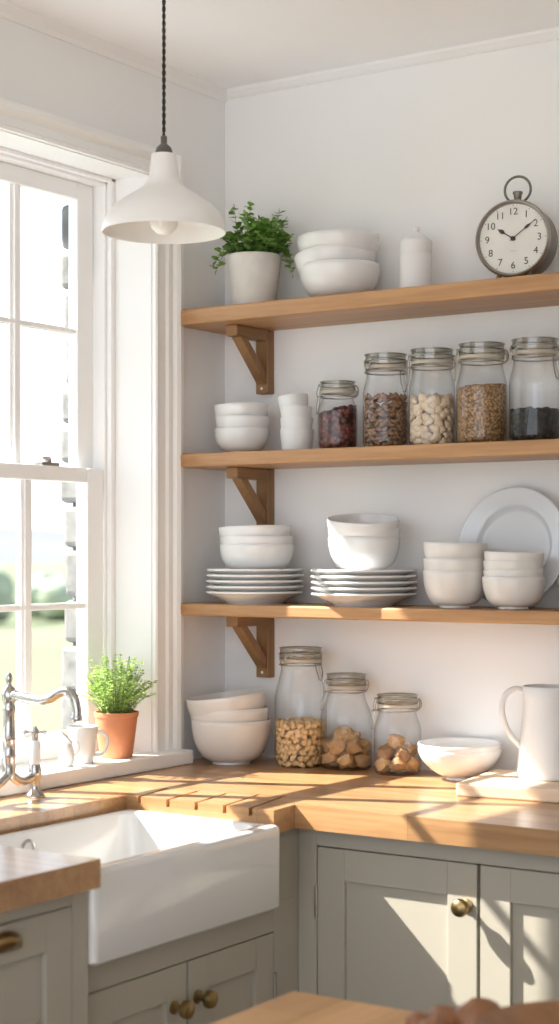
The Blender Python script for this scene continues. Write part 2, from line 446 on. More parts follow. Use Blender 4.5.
# drainer grooves, cut for real
cb = BM()
for x0, x1, L in ((.275, .244, .125), (.345, .318, .135), (.413, .385, .14), (.480, .448, .16), (.540, .502, .17)):
    y0, y1 = -.69, -.667+L
    w = .0042
    vs = []
    for (x, y, zb) in ((x0, y0, K-.017), (x1, y1, K-.001)):
        vs.append([cb.verts.new((x-w, y, zb)), cb.verts.new((x+w, y, zb)), cb.verts.new((x+w, y, K+.01)), cb.verts.new((x-w, y, K+.01))])
    a, b = vs
    cb.faces.new(a); cb.faces.new(b)
    for i in range(4): cb.faces.new((a[i], a[(i+1) % 4], b[(i+1) % 4], b[i]))
cut = obj('groove', cb, M['counter'], None, smooth=False)
md = wt.modifiers.new('cut', 'BOOLEAN'); md.object = cut; md.operation = 'DIFFERENCE'; md.solver = 'EXACT'
bpy.context.view_layer.update()
dg = bpy.context.evaluated_depsgraph_get()
nm = bpy.data.meshes.new_from_object(wt.evaluated_get(dg))
wt.modifiers.clear(); wt.data = nm
bpy.data.objects.remove(cut)

# ------------------------------------------------------------------ sink
def rrect(x0, x1, y0, y1, r, n=5):
    pts = []
    for cx_, cy_, a0 in ((x1-r, y1-r, 0), (x0+r, y1-r, 90), (x0+r, y0+r, 180), (x1-r, y0+r, 270)):
        for i in range(n+1):
            a = rad(a0+90*i/n); pts.append((cx_+r*math.cos(a), cy_+r*math.sin(a)))
    return pts
SK = thing('sink', 'white fireclay farmhouse sink set into the oak worktop', 'sink', (.42, -.945, .752))
bm = BM()
loops = []
def addloop(p, z): loops.append([bm.verts.new((x-.42, y+.945, z-.752)) for x, y in p])
X0, X1, Y0, Y1 = .243, .609, -1.207, -.669
for ins, z, r in ((.006, .752, .012), (0, .758, .014), (0, .897, .014), (.002, .903, .013), (.007, .906, .012)):
    addloop(rrect(X0+ins, X1-ins, Y0+ins, Y1-ins, r), z)
IX0, IX1, IY0, IY1 = .264, .580, -1.180, -.697
for ins, z, r in ((-.003, .906, .03), (.002, .902, .032), (.006, .80, .04), (.012, .775, .05), (.03, .765, .05)):
    addloop(rrect(IX0+ins, IX1-ins, IY0+ins, IY1-ins, r), z)
for a, b in zip(loops, loops[1:]):
    n = len(a)
    for i in range(n): bm.faces.new((a[i], a[(i+1) % n], b[(i+1) % n], b[i]))
bm.faces.new(loops[0]); bm.faces.new(loops[-1])
obj('basin', bm, M['sink'], SK, angle=50)
bm = BM()
tube(bm, [(.268-.42+0*.0, -.985+.945+.017*math.cos(a), .872-.752+.017*math.sin(a)) for a in [2*PI*i/28 for i in range(28)]], .0028, 8, True)
ov = obj('overflow_ring', bm, M['chrome'], SK); ov['label'] = 'chrome overflow ring'

# ------------------------------------------------------------------ cabinets
def knob(parent, u, z, mat=M['brass'], r=.0165):
    bm = BM()
    prof = [(.0, .0), (.012, .0), (.012, .003), (.006, .006), (.0055, .014), (.009, .018), (r*.95, .023), (r, .029), (r*.9, .035), (r*.5, .0395), (0, .0405)]
    lathe(bm, prof, 24, mat=Matrix.Translation((u, 0, z)) @ Matrix.Rotation(rad(90), 4, 'X'))
    k = obj('knob', bm, mat, parent); k['label'] = 'round antique brass knob'
    return k

def door(root, u0, u1, z0, z1, ku, kz, name='door', hinge=None, st=.064):
    g = .0022
    u0 += g; u1 -= g; z0 += g; z1 -= g
    bm = BM()
    box(bm, u0, u0+st, 0, .019, z0, z1); box(bm, u1-st, u1, 0, .019, z0, z1)
    box(bm, u0+st, u1-st, 0, .019, z0, z0+st); box(bm, u0+st, u1-st, 0, .019, z1-st, z1)
    d = obj(name, bm, M['cab'], root, smooth=False, bevel=.0012)
    bm = BM(); box(bm, u0+st-.003, u1-st+.003, .009, .016, z0+st-.003, z1-st+.003)
    obj('panel', bm, M['cab'], d, smooth=False)
    if ku is not None: knob(d, ku, kz)
    if hinge:
        for hz in (z1-.105, z0+.105):
            bm = BM(); tube(bm, [(hinge, -.002, hz-.03), (hinge, -.002, hz+.03)], .0035, 10)
            h = obj('hinge', bm, M['steel'], d); h['label'] = 'slim dark metal hinge'
    return d

# back cabinet: face y=-.515
FY = -.544
BC = thing('base_cabinet', 'greige shaker base cabinet under the shelves with two sunlit doors', 'cabinet', (.5625, FY, 0))
x = lambda v: v-.5625
bm = BM()
DT = .849
box(bm, 0, x(.604), 0, .02, .1, .884); box(bm, x(1.295), x(1.34), 0, .02, .1, .884)
box(bm, x(.604), x(1.295), 0, .02, DT, .884); box(bm, x(.604), x(1.295), 0, .02, .1, .145)
box(bm, 0, x(1.34), .0205, .54, .1, .884); box(bm, .02, x(1.34), .06, .54, 0, .1)
obj('carcass', bm, M['cab'], BC, smooth=False, bevel=.001)
door(BC, x(.604), x(.948), .145, DT, x(.926), .772, hinge=x(.6045), st=.060)
door(BC, x(.950), x(1.295), .145, DT, x(1.273), .772, st=.060)
# sink cabinet: face x=.555, local u -> +Y
FX = .562
SC = thing('base_cabinet', 'greige shaker cabinet with two doors below the white sink', 'cabinet', (FX, -1.2075, 0), PI/2)
u = lambda y: y+1.2075
bm = BM()
box(bm, 0, u(-1.168), 0, .02, .1, .75); box(bm, u(-.626), u(-.529), 0, .02, .1, .75)
box(bm, u(-.668), u(-.529), 0, .02, .75, .884)
box(bm, u(-1.168), u(-.626), 0, .02, .695, .75); box(bm, u(-1.168), u(-.626), 0, .02, .1, .14)
box(bm, 0, u(-.549), .0205, .54, .1, .75); box(bm, 0, u(-.549), .07, .54, 0, .1)
obj('carcass', bm, M['cab'], SC, smooth=False, bevel=.001)
door(SC, u(-1.168), u(-.899), .14, .695, u(-.938), .622, st=.058)
door(SC, u(-.897), u(-.626), .14, .695, u(-.870), .625, st=.058, hinge=u(-.6265))
# left cabinet
LC = thing('base_cabinet', 'greige shaker cabinet with a brass cup pull left of the sink', 'cabinet', (.598, -2.2, 0), PI/2)
u = lambda y: y+2.2
bm = BM()
box(bm, u(-1.246), u(-1.2085), 0, .02, .1, .884); box(bm, 0, u(-1.66), 0, .02, .1, .884)
box(bm, u(-1.66), u(-1.246), 0, .02, .857, .884); box(bm, u(-1.66), u(-1.246), 0, .02, .1, .14)
box(bm, u(-1.66), u(-1.246), 0, .02, .610, .625)
box(bm, 0, u(-1.2085), .0205, .59, .1, .884); box(bm, 0, u(-1.2085), .07, .59, 0, .1)
obj('carcass', bm, M['cab'], LC, smooth=False, bevel=.001)
dr = door(LC, u(-1.66), u(-1.246), .625, .857, None, None, name='drawer', st=.060)
door(LC, u(-1.66), u(-1.246), .14, .610, u(-1.28), .53)
bm = BM()                                     # cup pull: half shell
cu, cz = u(-1.402), .816
seg = 16
rings = []
for i in range(9):
    a = rad(90*i/8)
    rings.append([bm.verts.new((cu+.040*math.cos(t)*1.0*math.cos(a*.0)*(1 if i == 0 else math.cos(a)), -.026*math.sin(a)*(.35+.65*math.sin(t)), cz+.030*math.sin(t)*(1 if i == 0 else .45+.55*math.cos(a)))) for t in [PI*k/seg for k in range(seg+1)]])
for a_, b_ in zip(rings, rings[1:]):
    for k in range(seg): bm.faces.new((a_[k], a_[k+1], b_[k+1], b_[k]))
cp = obj('cup_pull', bm, M['brass'], dr); cp['label'] = 'antique brass cup pull'
sm = cp.modifiers.new('s', 'SOLIDIFY'); sm.thickness = .002

# ------------------------------------------------------------------ shelves
def shelf(z, th, label, bx=(.109, 1.0)):
    s = thing('wall_shelf', label, 'shelf', (.0, 0, z-th), 0, 'oak wall shelves')
    bm = BM()
    D, L, r = -.205, 1.32, .034
    pts = [(.001, -.0005), (L, -.0005), (L, D)]
    pts += [(.001+r+r*math.cos(a), D+r+r*math.sin(a)) for a in [rad(270-90*i/7) for i in range(8)]]
    prism(bm, pts, 0, th)
    obj('board', bm, M['oak'], s, smooth=False, bevel=.004)
    for b0 in bx:
        x0 = b0; x1 = x0+.034
        b = BM(); box(b, x0, x1, -.028, -.0005, -.148, -.0005)
        br = obj('bracket', b, M['oak_z'], s, smooth=False, bevel=.002)
        b = BM(); box(b, x0+.001, x1-.001, -.150, -.0285, -.026, -.0008); obj('arm', b, M['oak_y'], br, smooth=False, bevel=.002)
        b = BM(); prism(b, [(-.132, -.0265), (-.104, -.0265), (-.0285, -.100), (-.0285, -.128)], x0+.004, x1-.004, 'x'); obj('brace', b, M['oak_z'], br, smooth=False, bevel=.0015)
        b = BM(); lathe(b, [(0, .002), (.003, .0015), (.0036, 0)], 12, mat=Matrix.Translation((x0+.017, -.0282, -.136)) @ Matrix.Rotation(rad(90), 4, 'X'))
        sc = obj('screw', b, M['matt'], br); sc['label'] = 'pale screw head'
    return s
Z1, Z2, Z3 = 1.961, 1.633, 1.293
shelf(Z1, .035, 'top oak wall shelf holding the clock', (.108, .962))
shelf(Z2, .030, 'middle oak wall shelf holding five glass jars')
shelf(Z3, .027, 'lowest oak wall shelf holding plates and bowls', (.109, 1.0))

# ------------------------------------------------------------------ crockery
_mc = {}
def bowl_mesh(R, H, rf, t=.0032, p=.9, mat='white', q=1.0):
    key = ('b', R, H, rf, t, p, mat, q)
    if key in _mc: return _mc[key]
    outp = [(rf-.004, 0), (rf, .0008), (rf*.98, .006)]
    n = 14
    for i in range(1, n+1):
        a = i/n*PI/2
        outp.append((rf*.9+(R-rf*.9)*math.sin(a)**p, .006+(H-.006)*(1-math.cos(a))**q))
    inn = [(max(r-t, 0), z+t*max(0, 1-(z/H)**3)) for r, z in outp[2:]]
    prof = [(0, .003), (rf-.006, .003)]+outp+[(R-t*.25, H+t*.35), (R-t*.75, H+t*.35)]+list(reversed(inn))+[(0, .006+t)]
    bm = BM(); lathe(bm, prof, 56)
    _mc[key] = mesh_of('bowl', bm, M[mat], True, 50)
    return _mc[key]

def crock(name, me, label, cat, loc, rot=(0, 0, 0), group=None):
    o = obj(name, me, None, None, loc=loc, rot=rot)
    return tag(o, label, cat, group)

def bowl_stack(x, y, z, spec, labels, group):
    """spec: list of (mesh, dz, tilt_y deg, tilt_x deg, dx)"""
    for (me, dz, ty, tx, dx), lb in zip(spec, labels):
        crock('bowl', me, lb, 'bowl', (x+dx, y, z+dz), (rad(tx), rad(ty), 0), group)

b = bowl_mesh(.090, .078, .044)
b2 = bowl_mesh(.091, .070, .044)
bowl_stack(.385, -.104, Z1, [(b, 0, 0, 0, 0), (b2, .038, -7.5, 0, -.003), (b2, .072, -1.5, 1, -.001)],
           ['bottom bowl of the white stack on the top shelf', 'slanted second bowl of the white stack on the top shelf', 'uppermost tilted bowl of the white stack on the top shelf'], 'bowls on the top shelf')
b = bowl_mesh(.063, .058, .032)
bowl_stack(.119, -.10, Z2, [(b, 0, 0, 0, 0), (b, .028, 1.5, 0, .001), (b, .054, -1.5, 0, 0)],
           ['bottom bowl of the small white stack left on the middle shelf', 'second bowl of the small white stack left on the middle shelf', 'top bowl of the small white stack left on the middle shelf'], 'bowls on the middle shelf')
b = bowl_mesh(.084, .062, .048, p=.7); b2 = bowl_mesh(.083, .055, .048, p=.7)
pz = Z3+.0715
bowl_stack(.173, -.118, pz, [(b, 0, 0, 0, 0), (b2, .026, 0, 0, -.001), (b2, .047, -2.0, 0, -.003)],
           ['bottom bowl standing on the left plate stack', 'middle bowl standing on the left plate stack', 'top bowl tilting above the left plate stack'], 'bowls on the left plates')
b = bowl_mesh(.079, .075, .040, p=.8); b2 = bowl_mesh(.079, .058, .040, p=.8)
bowl_stack(.455, -.118, pz+.002, [(b, 0, 0, 0, 0), (b2, .036, 0, 0, 0), (b2, .058, 5, 8, -.002)],
           ['bottom bowl standing on the right plate stack', 'middle bowl standing on the right plate stack', 'top bowl tilting above the right plate stack, its dark inside showing'], 'bowls on the right plates')
b = bowl_mesh(.066, .078, .032, mat='cream', p=.75); b2 = bowl_mesh(.066, .066, .034, mat='cream', p=.75)
bowl_stack(.686, -.135, Z3, [(b, 0, 0, 0, 0), (b2, .037, 0, 0, .0005), (b2, .069, 1.2, 0, 0)],
           ['bottom bowl of the taller cream stack before the grey plate', 'middle bowl of the taller cream stack before the grey plate', 'top bowl of the taller cream stack before the grey plate'], 'cream bowls in the taller stack')
b = bowl_mesh(.064, .066, .032, mat='cream', p=.75); b2 = bowl_mesh(.061, .055, .034, mat='cream', p=.75)
bowl_stack(.821, -.135, Z3, [(b, 0, 0, 0, 0), (b2, .026, -2, 0, .001), (b2, .044, -1.0, 0, 0), (b2, .061, 2.2, 0, -.001)],
           ['bottom bowl of the shorter cream stack before the grey plate', 'second bowl of the shorter cream stack before the grey plate', 'third bowl up of the shorter cream stack before the grey plate', 'top bowl of the shorter cream stack before the grey plate'], 'cream bowls in the shorter stack')
b = bowl_mesh(.064, .066, .032, mat='cream', p=.75)
bowl_stack(.986, -.125, Z3, [(b, 0, 0, 0, 0), (b, .030, 0, 0, -.001), (b, .056, 0, 0, .001)],
           ['bottom bowl of the stack cut off at the right end of the lowest shelf', 'middle bowl of the stack cut off at the right end of the lowest shelf', 'top bowl of the stack cut off at the right end of the lowest shelf'], 'cream bowls at the right end')
# plates
def plate_mesh(R, H=.022, rf=None, t=.0042, mat='white'):
    rf = rf or R*.56
    key = ('p', R, H, mat)
    if key in _mc: return _mc[key]
    outp = [(rf-.004, 0), (rf, 0), (rf+.003, .004), (R*.72, H*.45), (R*.86, H*.72), (R*.97, H*.9), (R, H*.95)]
    inn = [(R, H*.95+t*.6), (R*.985, H*.95+t), (R*.86, H*.72+t), (R*.72, H*.45+t), (rf+.002, .0045+t*.7), (rf*.6, .003+t*.7), (0, .003+t*.7)]
    bm = BM(); lathe(bm, [(0, .003), (rf-.006, .003)]+outp+inn, 64)
    _mc[key] = mesh_of('plate', bm, M[mat], True, 40); return _mc[key]
pl = plate_mesh(.110, .026)
ordw = ['bottom', 'second', 'third', 'fourth', 'top']
for nme, x, y, R, e in (('left', .168, -.118, .110, 0), ('right', .455, -.119, .115, .0)):
    pm = plate_mesh(R, .026)
    for i in range(5):
        crock('plate', pm, '%s white dinner plate of the %s plate stack on the lowest shelf' % (ordw[i], nme), 'plate', (x+random.uniform(-.001, .001), y, Z3+i*.0127), (0, 0, 0), 'plates in the %s stack' % nme)
bm = BM(); _R = .126
lathe(bm, [(0, .002), (.072, .002), (.074, 0), (.078, 0), (.079, .003), (.086, .013), (.092, .0155), (.122, .021), (.126, .0225), (.1262, .0245), (.1245, .0262), (.121, .0255), (.093, .0200), (.089, .0190), (.0855, .0165), (.079, .0080), (.074, .0068), (.06, .0064), (0, .0064)], 72)
pm = mesh_of('serving_plate', bm, M['grey'], True, 60)
tl = 9.0
crock('serving_plate', pm, 'large grey-white round plate leaning on the wall behind the cream bowls', 'plate',
      (.781, -.012-.126*math.sin(rad(tl))-.004, Z3+.126*math.cos(rad(tl))+.0015), (rad(90-tl), 0, 0))
# small cups stack
def cup_mesh(R, rb, H, t=.0028):
    bm = BM()
    lathe(bm, [(0, .002), (rb-.004, .0), (rb-.001, .001), (rb, .005), (R, H-.002), (R-.0008, H), (R-t+.0006, H), (R-t, H-.003), (rb-t, .006), (0, .005)], 40)
    return mesh_of('cup', bm, M['matt'], True, 50)
cms = [cup_mesh(.0385-.0013*i, .0335-.0013*i, .052) for i in range(4)]
for i, (dz, dx, lb, ty) in enumerate(((0, .002, 'bottom cup of the white cup stack beside the smallest shelf jar', 0), (.0255, .001, 'second cup of the white cup stack beside the smallest shelf jar', 0),
                                  (.0505, 0, 'third cup of the white cup stack beside the smallest shelf jar', 0), (.0755, -.003, 'top tilted cup of the white cup stack beside the smallest shelf jar', -7))):
    m_ = cms[i]
    crock('cup', m_, lb, 'cup', (.268+dx, -.10, Z2+dz), (0, rad(ty), 0), 'stacked white cups')
# big bowls on worktop
b = bowl_mesh(.091, .100, .044, mat='cream', p=.8, q=.9); b2 = bowl_mesh(.0895, .088, .040, mat='cream', p=.8, q=.9)
bowl_stack(.116, -.138, K, [(b, 0, 0, 0, 0), (b2, .036, -3.0, 0, -.001), (b2, .067, -6, 4, -.003)],
           ['bottom footed bowl of the large cream stack on the worktop', 'second bowl of the large cream stack on the worktop', 'top slanting bowl of the large cream stack on the worktop'], 'large cream bowls on the worktop')
b = bowl_mesh(.088, .066, .030, mat='white', p=1.0, q=.75)
bowl_stack(.676, -.094, K, [(b, 0, 0, 0, 0), (b, .011, 0, 1.0, 0)],
           ['lower of the two white bowls nested behind the cutting board', 'upper of the two white bowls nested behind the cutting board'], 'nested bowls by the board')
# white bottle
bt = thing('ceramic_bottle', 'white ceramic bottle with a small knob lid on the top shelf', 'bottle', (.574, -.10, Z1))
bm = BM(); lathe(bm, [(0, 0), (.033, 0), (.035, .002), (.035, .084), (.0345, .085), (.0345, .0865), (.035, .0875), (.035, .112), (.0335, .115), (.0300, .117)], 48, cap1=True); obj('body', bm, M['matt'], bt, angle=30)
bm = BM(); lathe(bm, [(.030, .1172), (.0285, .119), (.013, .130), (.0075, .133), (.0065, .136), (.0085, .141), (.008, .145), (.0, .147)], 40, cap0=True); obj('lid', bm, M['matt'], bt, angle=40)

# ------------------------------------------------------------------ jars
def jar(name_label, x, y, z, R, H, lidr, clasp_deg, group, neck=.80, both=False):
    j = thing('clip_jar', name_label, 'jar', (x, y, z), 0, group)
    rn = R*lidr*.93
    zl = H-.036 if H > .18 else H-.031
    zs = zl-.055*(R/.05)*(H/.21)
    prof = [(0, .003), (R*.75, .003), (R*.86, .0008), (R*.95, .004), (R, .014), (R, zs)]
    for i in range(1, 8):
        a = i/8; s = a*a*(3-2*a)
        prof.append((R+(rn-R)*s, zs+(zl-.006-zs)*a))
    prof += [(rn, zl-.006), (rn+.003, zl-.002), (rn+.003, zl+.003)]
    bm = BM(); lathe(bm, prof, 56)
    obj('glass_body', bm, M['glass'], j, angle=60)
    lr = R*lidr
    bm = BM(); lathe(bm, [(rn-.002, zl+.0035), (lr-.001, zl+.0035), (lr, zl+.005), (lr, zl+.009), (lr-.001, zl+.0105), (rn-.002, zl+.0105)], 48)
    g = obj('gasket', bm, M['gasket'], j); g['label'] = 'pale rubber sealing ring'
    bm = BM(); zt = H
    lathe(bm, [(rn*.9, zl+.011), (lr, zl+.0112), (lr+.001, zl+.014), (lr+.001, zl+.020), (lr-.002, zl+.0225), (lr-.001, zl+.025), (lr-.001, zt-.003), (lr-.004, zt), (lr*.7, zt-.001), (lr*.6, zt-.004), (0, zt-.004)], 48)
    obj('lid', bm, M['lidglass'], j, angle=40)
    bm = BM(); wr = .0015
    tube(bm, circle(rn+.0035, zl-.0035), wr, 6, True)
    tube(bm, circle(lr+.0018, zl+.0215), wr, 6, True)
    tube(bm, circle(lr+.0004, zt-.0015), wr*.9, 6, True)
    for idx, deg in enumerate((clasp_deg, clasp_deg+180)):
        rot = Matrix.Rotation(rad(deg), 4, 'Z')
        def w(pts, r=wr, closed=False): tube(bm, [rot @ Vector(p) for p in smooth_path(pts, 4)], r, 6, closed)
        o = lr+.003
        if idx == 0 or both:
            for s in (-1, 1):
                w([(o, s*.011, zl+.022), (o+.004, s*.011, zl+.006), (o+.003, s*.010, zl-.006), (R*.5+o*.5+.004, s*.009, zl-.024), (R*.6+o*.4+.005, s*.004, zl-.040)])
            w([(o-.002, -.011, zl+.022), (o+.003, 0, zl+.023), (o-.002, .011, zl+.022)])
            w([(R*.6+o*.4+.005, -.004, zl-.040), (R*.6+o*.4+.006, 0, zl-.042), (R*.6+o*.4+.005, .004, zl-.040)])
            w([(o, -.014, zl-.002), (o+.007, 0, zl-.004), (o, .014, zl-.002)])
        else:
            w([(o-.002, -.012, zl+.022), (o+.002, -.011, zl+.018), (o+.0045, -.008, zl+.010), (o+.003, -.006, zl+.002), (o-.002, -.008, zl-.003)])
            w([(o-.002, .012, zl+.022), (o+.002, .011, zl+.018), (o+.0045, .008, zl+.010), (o+.003, .006, zl+.002), (o-.002, .008, zl-.003)])
            w([(o+.0045, -.008, zl+.010), (o+.005, 0, zl+.010), (o+.0045, .008, zl+.010)])
    wb = obj('wire_clip', bm, M['wire'], j); wb['label'] = 'grey wire clip and bands'
    return j

JG = 'clip jars on the middle shelf'
JY = -.10
jars = [('shortest shelf jar, dark red dried fruit inside, beside the white cups', .377, .044, .153, .86, 230),
        ('glass clip jar half full of brown nuts on the middle shelf', .499, .0495, .205, .90, 70),
        ('glass clip jar of pale cream beans on the middle shelf', .613, .0495, .208, .90, 222),
        ('glass clip jar of golden brown grain on the middle shelf', .731, .0535, .212, .88, 215),
        ('glass clip jar with a low black filling at the shelf end', .852, .0530, .213, .88, 60)]
for lb, x, R, H, lr, cd in jars: jar(lb, x, JY, Z2, R, H, lr, cd, JG)
CG = 'clip jars on the worktop'
A = (.270, -.085); Bp = (.382, -.072); Cp = (.520, -.085)
jar('tallest worktop jar, half full of golden cereal', A[0], A[1], K, .0590, .266, .80, 75, CG)
jar('middle-sized worktop jar of rough brown bread chunks', Bp[0], Bp[1], K, .0575, .210, .76, 236, CG, both=False)
jar('smallest worktop jar, few toasted bread chunks at its bottom', Cp[0], Cp[1], K, .0515, .172, .85, 222, CG)

# loose fillings that nobody could count
def mass(name, label, cat, x, y, z, R, h, mat, slope=0, n=.004):
    bm = BM()
    prof = [(0, 0), (R*.8, 0), (R*.94, .003), (R, .013)]+[(R, .013+(h-.013)*i/8) for i in range(1, 9)]+[(R*.9, h+.001), (R*.7, h+.002), (R*.45, h+.003), (R*.2, h+.003), (0, h+.003)]
    lathe(bm, prof, 40)
    for v in bm.verts:
        if v.co.z > h*.9:
            v.co.z += slope*(v.co.x*.83+v.co.y*.55)+n*mnoise.noise(Vector((v.co.x*90, v.co.y*90, x*50)))
    o = obj(name, bm, mat, None, loc=(x, y, z), angle=80)
    tag(o, label, cat, None, 'stuff')
mass('dried_fruit', 'dark red dried fruit filling the shortest shelf jar', 'dried fruit', .377, JY, Z2+.0045, .0418, .086, M['raisin'], .22, .007)
mass('grain', 'golden brown grain filling the second jar from the shelf end', 'grain', .731, JY, Z2+.0045, .0510, .118, M['grain'], .08, .004)
mass('black_beans', 'small black beans filling the jar at the shelf end', 'beans', .852, JY, Z2+.0045, .0505, .062, M['blackbean'], 0, .008)

# countable fillings: shared mesh, one object each
def blob(rx, ry, rz, seed, amp=.2, sub=2, ridge=0, f=3.0):
    bm = BM(); bmesh.ops.create_icosphere(bm, subdivisions=sub, radius=1)
    for v in bm.verts:
        d = 1+amp*mnoise.noise(v.co*f*.5+Vector((seed*3.1, 0, 0)))
        if ridge: d *= 1-.18*abs(math.sin(2.5*math.atan2(v.co.y, v.co.z)))
        v.co = Vector((v.co.x*rx*d, v.co.y*ry*d, v.co.z*rz*d))
    return bm
def chunk(s, seed):
    bm = BM(); bmesh.ops.create_cube(bm, size=1)
    bmesh.ops.subdivide_edges(bm, edges=bm.edges[:], cuts=3, use_grid_fill=True)
    for v in bm.verts:
        c = v.co.normalized()*.60; v.co = v.co.lerp(c, .60)
        v.co += Vector((mnoise.noise(v.co*2.4+Vector((seed, 0, 0))), mnoise.noise(v.co*2.4+Vector((0, seed, 5))), mnoise.noise(v.co*2.4+Vector((3, 0, seed)))))*.22
        v.co = Vector((v.co.x*s, v.co.y*s*.9, v.co.z*s*.8))
    return bm
def fill(name, label, cat, group, meshes, cx_, cy_, z0, R, h, s, vs, wall_in, radial=True, domed=.006):
    """rings of pieces just inside the glass, then a second ring and a top layer"""
    proto = None; cnt = 0
    rnd = random.Random(hash(name) % 1000 if False else len(name)*13+int(R*1e5))
    pos = []
    nl = max(1, int(round(h/vs)))
    for ring, rr in ((0, R-wall_in), (1, R-wall_in-s*.85)):
        if rr <= 0: continue
        n = int(2*PI*rr/s)
        for l in range(nl):
            zz = z0+vs*.5+l*vs
            if ring == 1 and l < nl-1 and not (l % 2 == 0): continue
            lr = rr
            if l == 0: lr = rr-.004
            for k in range(n):
                a = 2*PI*(k+.5*(l % 2)+rnd.uniform(-.3, .3))/n
                pos.append((lr, a, zz+rnd.uniform(-.3, .3)*vs))
    rr = R-wall_in-s*1.7
    while rr > -s*.3:
        n = max(1, int(2*PI*max(rr, 0)/s))
        for k in range(n): pos.append((max(rr, 0), 2*PI*(k+rnd.random()*.3)/n, z0+nl*vs-vs*.4+domed*rnd.random()))
        rr -= s*.9
    for r_, a, zz in pos:
        me = meshes[cnt % len(meshes)]
        if proto is None:
            o = obj(name, me, None, None); tag(o, label, cat, group); proto = o
        else:
            o = proto.copy(); o.data = me; COL.objects.link(o)
        o.location = (cx_+r_*math.cos(a), cy_+r_*math.sin(a), zz)
        o.rotation_euler = (rnd.uniform(-.5, .5), rnd.uniform(-.9, .9), a+PI/2+rnd.uniform(-.35, .35))
        cnt += 1
    return cnt
nutm = [mesh_of('nut', blob(.0100, .0044, .0052, i, .3, 2, 1), M['pecan'], True, 80) for i in range(5)]
fill('brown_nut', 'wrinkled brown nut among its like in the second shelf jar', 'nut', 'brown nuts in the shelf jar', nutm, .499, JY, Z2+.005, .0485, .112, .0165, .0100, .0060)
beanm = [mesh_of('bean', blob(.0128, .0062, .0098, i+20, .55, 2, 0), M['bean'], True, 80) for i in range(4)]
fill('cream_bean', 'pale cream bean among its like in the third shelf jar', 'bean', 'cream beans in the shelf jar', beanm, .613, JY, Z2+.005, .0485, .096, .0190, .0128, .0078)
cerm = [mesh_of('cereal_piece', blob(.0086, .0045, .0074, i+40, .7, 2, 0), M['cereal'], True, 80) for i in range(5)]
fill('cereal_piece', 'golden cereal piece among its like in the tallest worktop jar', 'cereal', 'cereal in the tallest jar', cerm, A[0], A[1], K+.005, .0575, .098, .0150, .0118, .0062)

def chunks(label, group, x, y, spec, seed, mat):
    for i, (dx, dy, dz, s) in enumerate(spec):
        me = mesh_of('bread_chunk', chunk(s, seed+i*1.7), mat, True, 50)
        o = obj('bread_chunk', me, None, None, loc=(x+dx, y+dy, K+.004+dz), rot=(random.uniform(-.5, .5), random.uniform(-.5, .5), random.uniform(0, 6)))
        tag(o, label, 'bread chunk', group)
# camera side of the jar is (+x, -y)
R1 = .034
ring = lambda n, r, z, s, off=0: [(r*math.cos(2*PI*i/n+off), r*math.sin(2*PI*i/n+off), z+random.uniform(-.003, .003), s*random.uniform(.92, 1.06)) for i in range(n)]
chunks('rough brown bread chunk piled in the middle-sized worktop jar', 'bread chunks in the middle-sized jar', Bp[0], Bp[1], ring(6, .037, .018, .034)+ring(6, .035, .045, .034, .5)+ring(3, .014, .068, .034, .3)+[(0, 0, .03, .036)], 3, M['crouton'])
chunks('toasted bread chunk piled in the smallest worktop jar', 'bread chunks in the smallest jar', Cp[0], Cp[1], ring(5, .031, .017, .033, .3)+ring(4, .026, .042, .032, .9)+[(-.005, .002, .064, .034)], 31, M['crouton'])

# ------------------------------------------------------------------ clock
CK = thing('alarm_clock', 'round bronze clock with a ring handle and cream dial on the top shelf', 'clock', (.816, -.112, Z1), rad(9.5))
cz = .0895; R = .0785
RX = Matrix.Translation((0, 0, cz)) @ Matrix.Rotation(rad(90), 4, 'X')     # lathe z -> -y
bm = BM(); lathe(bm, [(0, -.055), (R*.80, -.055), (R*.93, -.051), (R*.975, -.042), (R*.975, .018), (R*.97, .022)], 64, mat=RX); obj('case', bm, M['clockbody'], CK, angle=40)
bm = BM(); lathe(bm, [(R*.96, .0205), (R, .021), (R*1.015, .024), (R, .029), (R*.965, .0315), (R*.93, .030), (R*.905, .0245), (R*.90, .0215)], 64, mat=RX); o = obj('bezel', bm, M['steel'], CK, angle=60); o['label'] = 'brushed metal bezel'
bm = BM(); lathe(bm, [(0, .0225), (R*.905, .0225)], 64, mat=RX); dial = obj('dial', bm, M['dial'], CK); dial['label'] = 'cream dial with dark numerals'
def text_mesh(txt, size, x, z, y):
    cu = bpy.data.curves.new('t', 'FONT'); cu.body = txt; cu.size = size; cu.align_x = 'CENTER'; cu.align_y = 'CENTER'; cu.extrude = .0002; cu.offset = -.0001
    to = bpy.data.objects.new('t', cu); COL.objects.link(to)
    bpy.context.view_layer.update()
    me = bpy.data.meshes.new_from_object(to.evaluated_get(bpy.context.evaluated_depsgraph_get()))
    bpy.data.objects.remove(to); bpy.data.curves.remove(cu)
    me.transform(Matrix.Translation((x, y, z)) @ Matrix.Rotation(rad(90), 4, 'X'))
    return me
nb = BM()
for h in range(1, 13):
    a = rad(90-30*h); rr = R*.70
    me = text_mesh(str(h), .0205, rr*math.cos(a), cz+rr*math.sin(a), -.0232)
    nb.from_mesh(me); bpy.data.meshes.remove(me)
nm_ = obj('numerals', nb, M['ink'], dial, smooth=False); nm_['label'] = 'dark numerals one to twelve'
bm = BM()
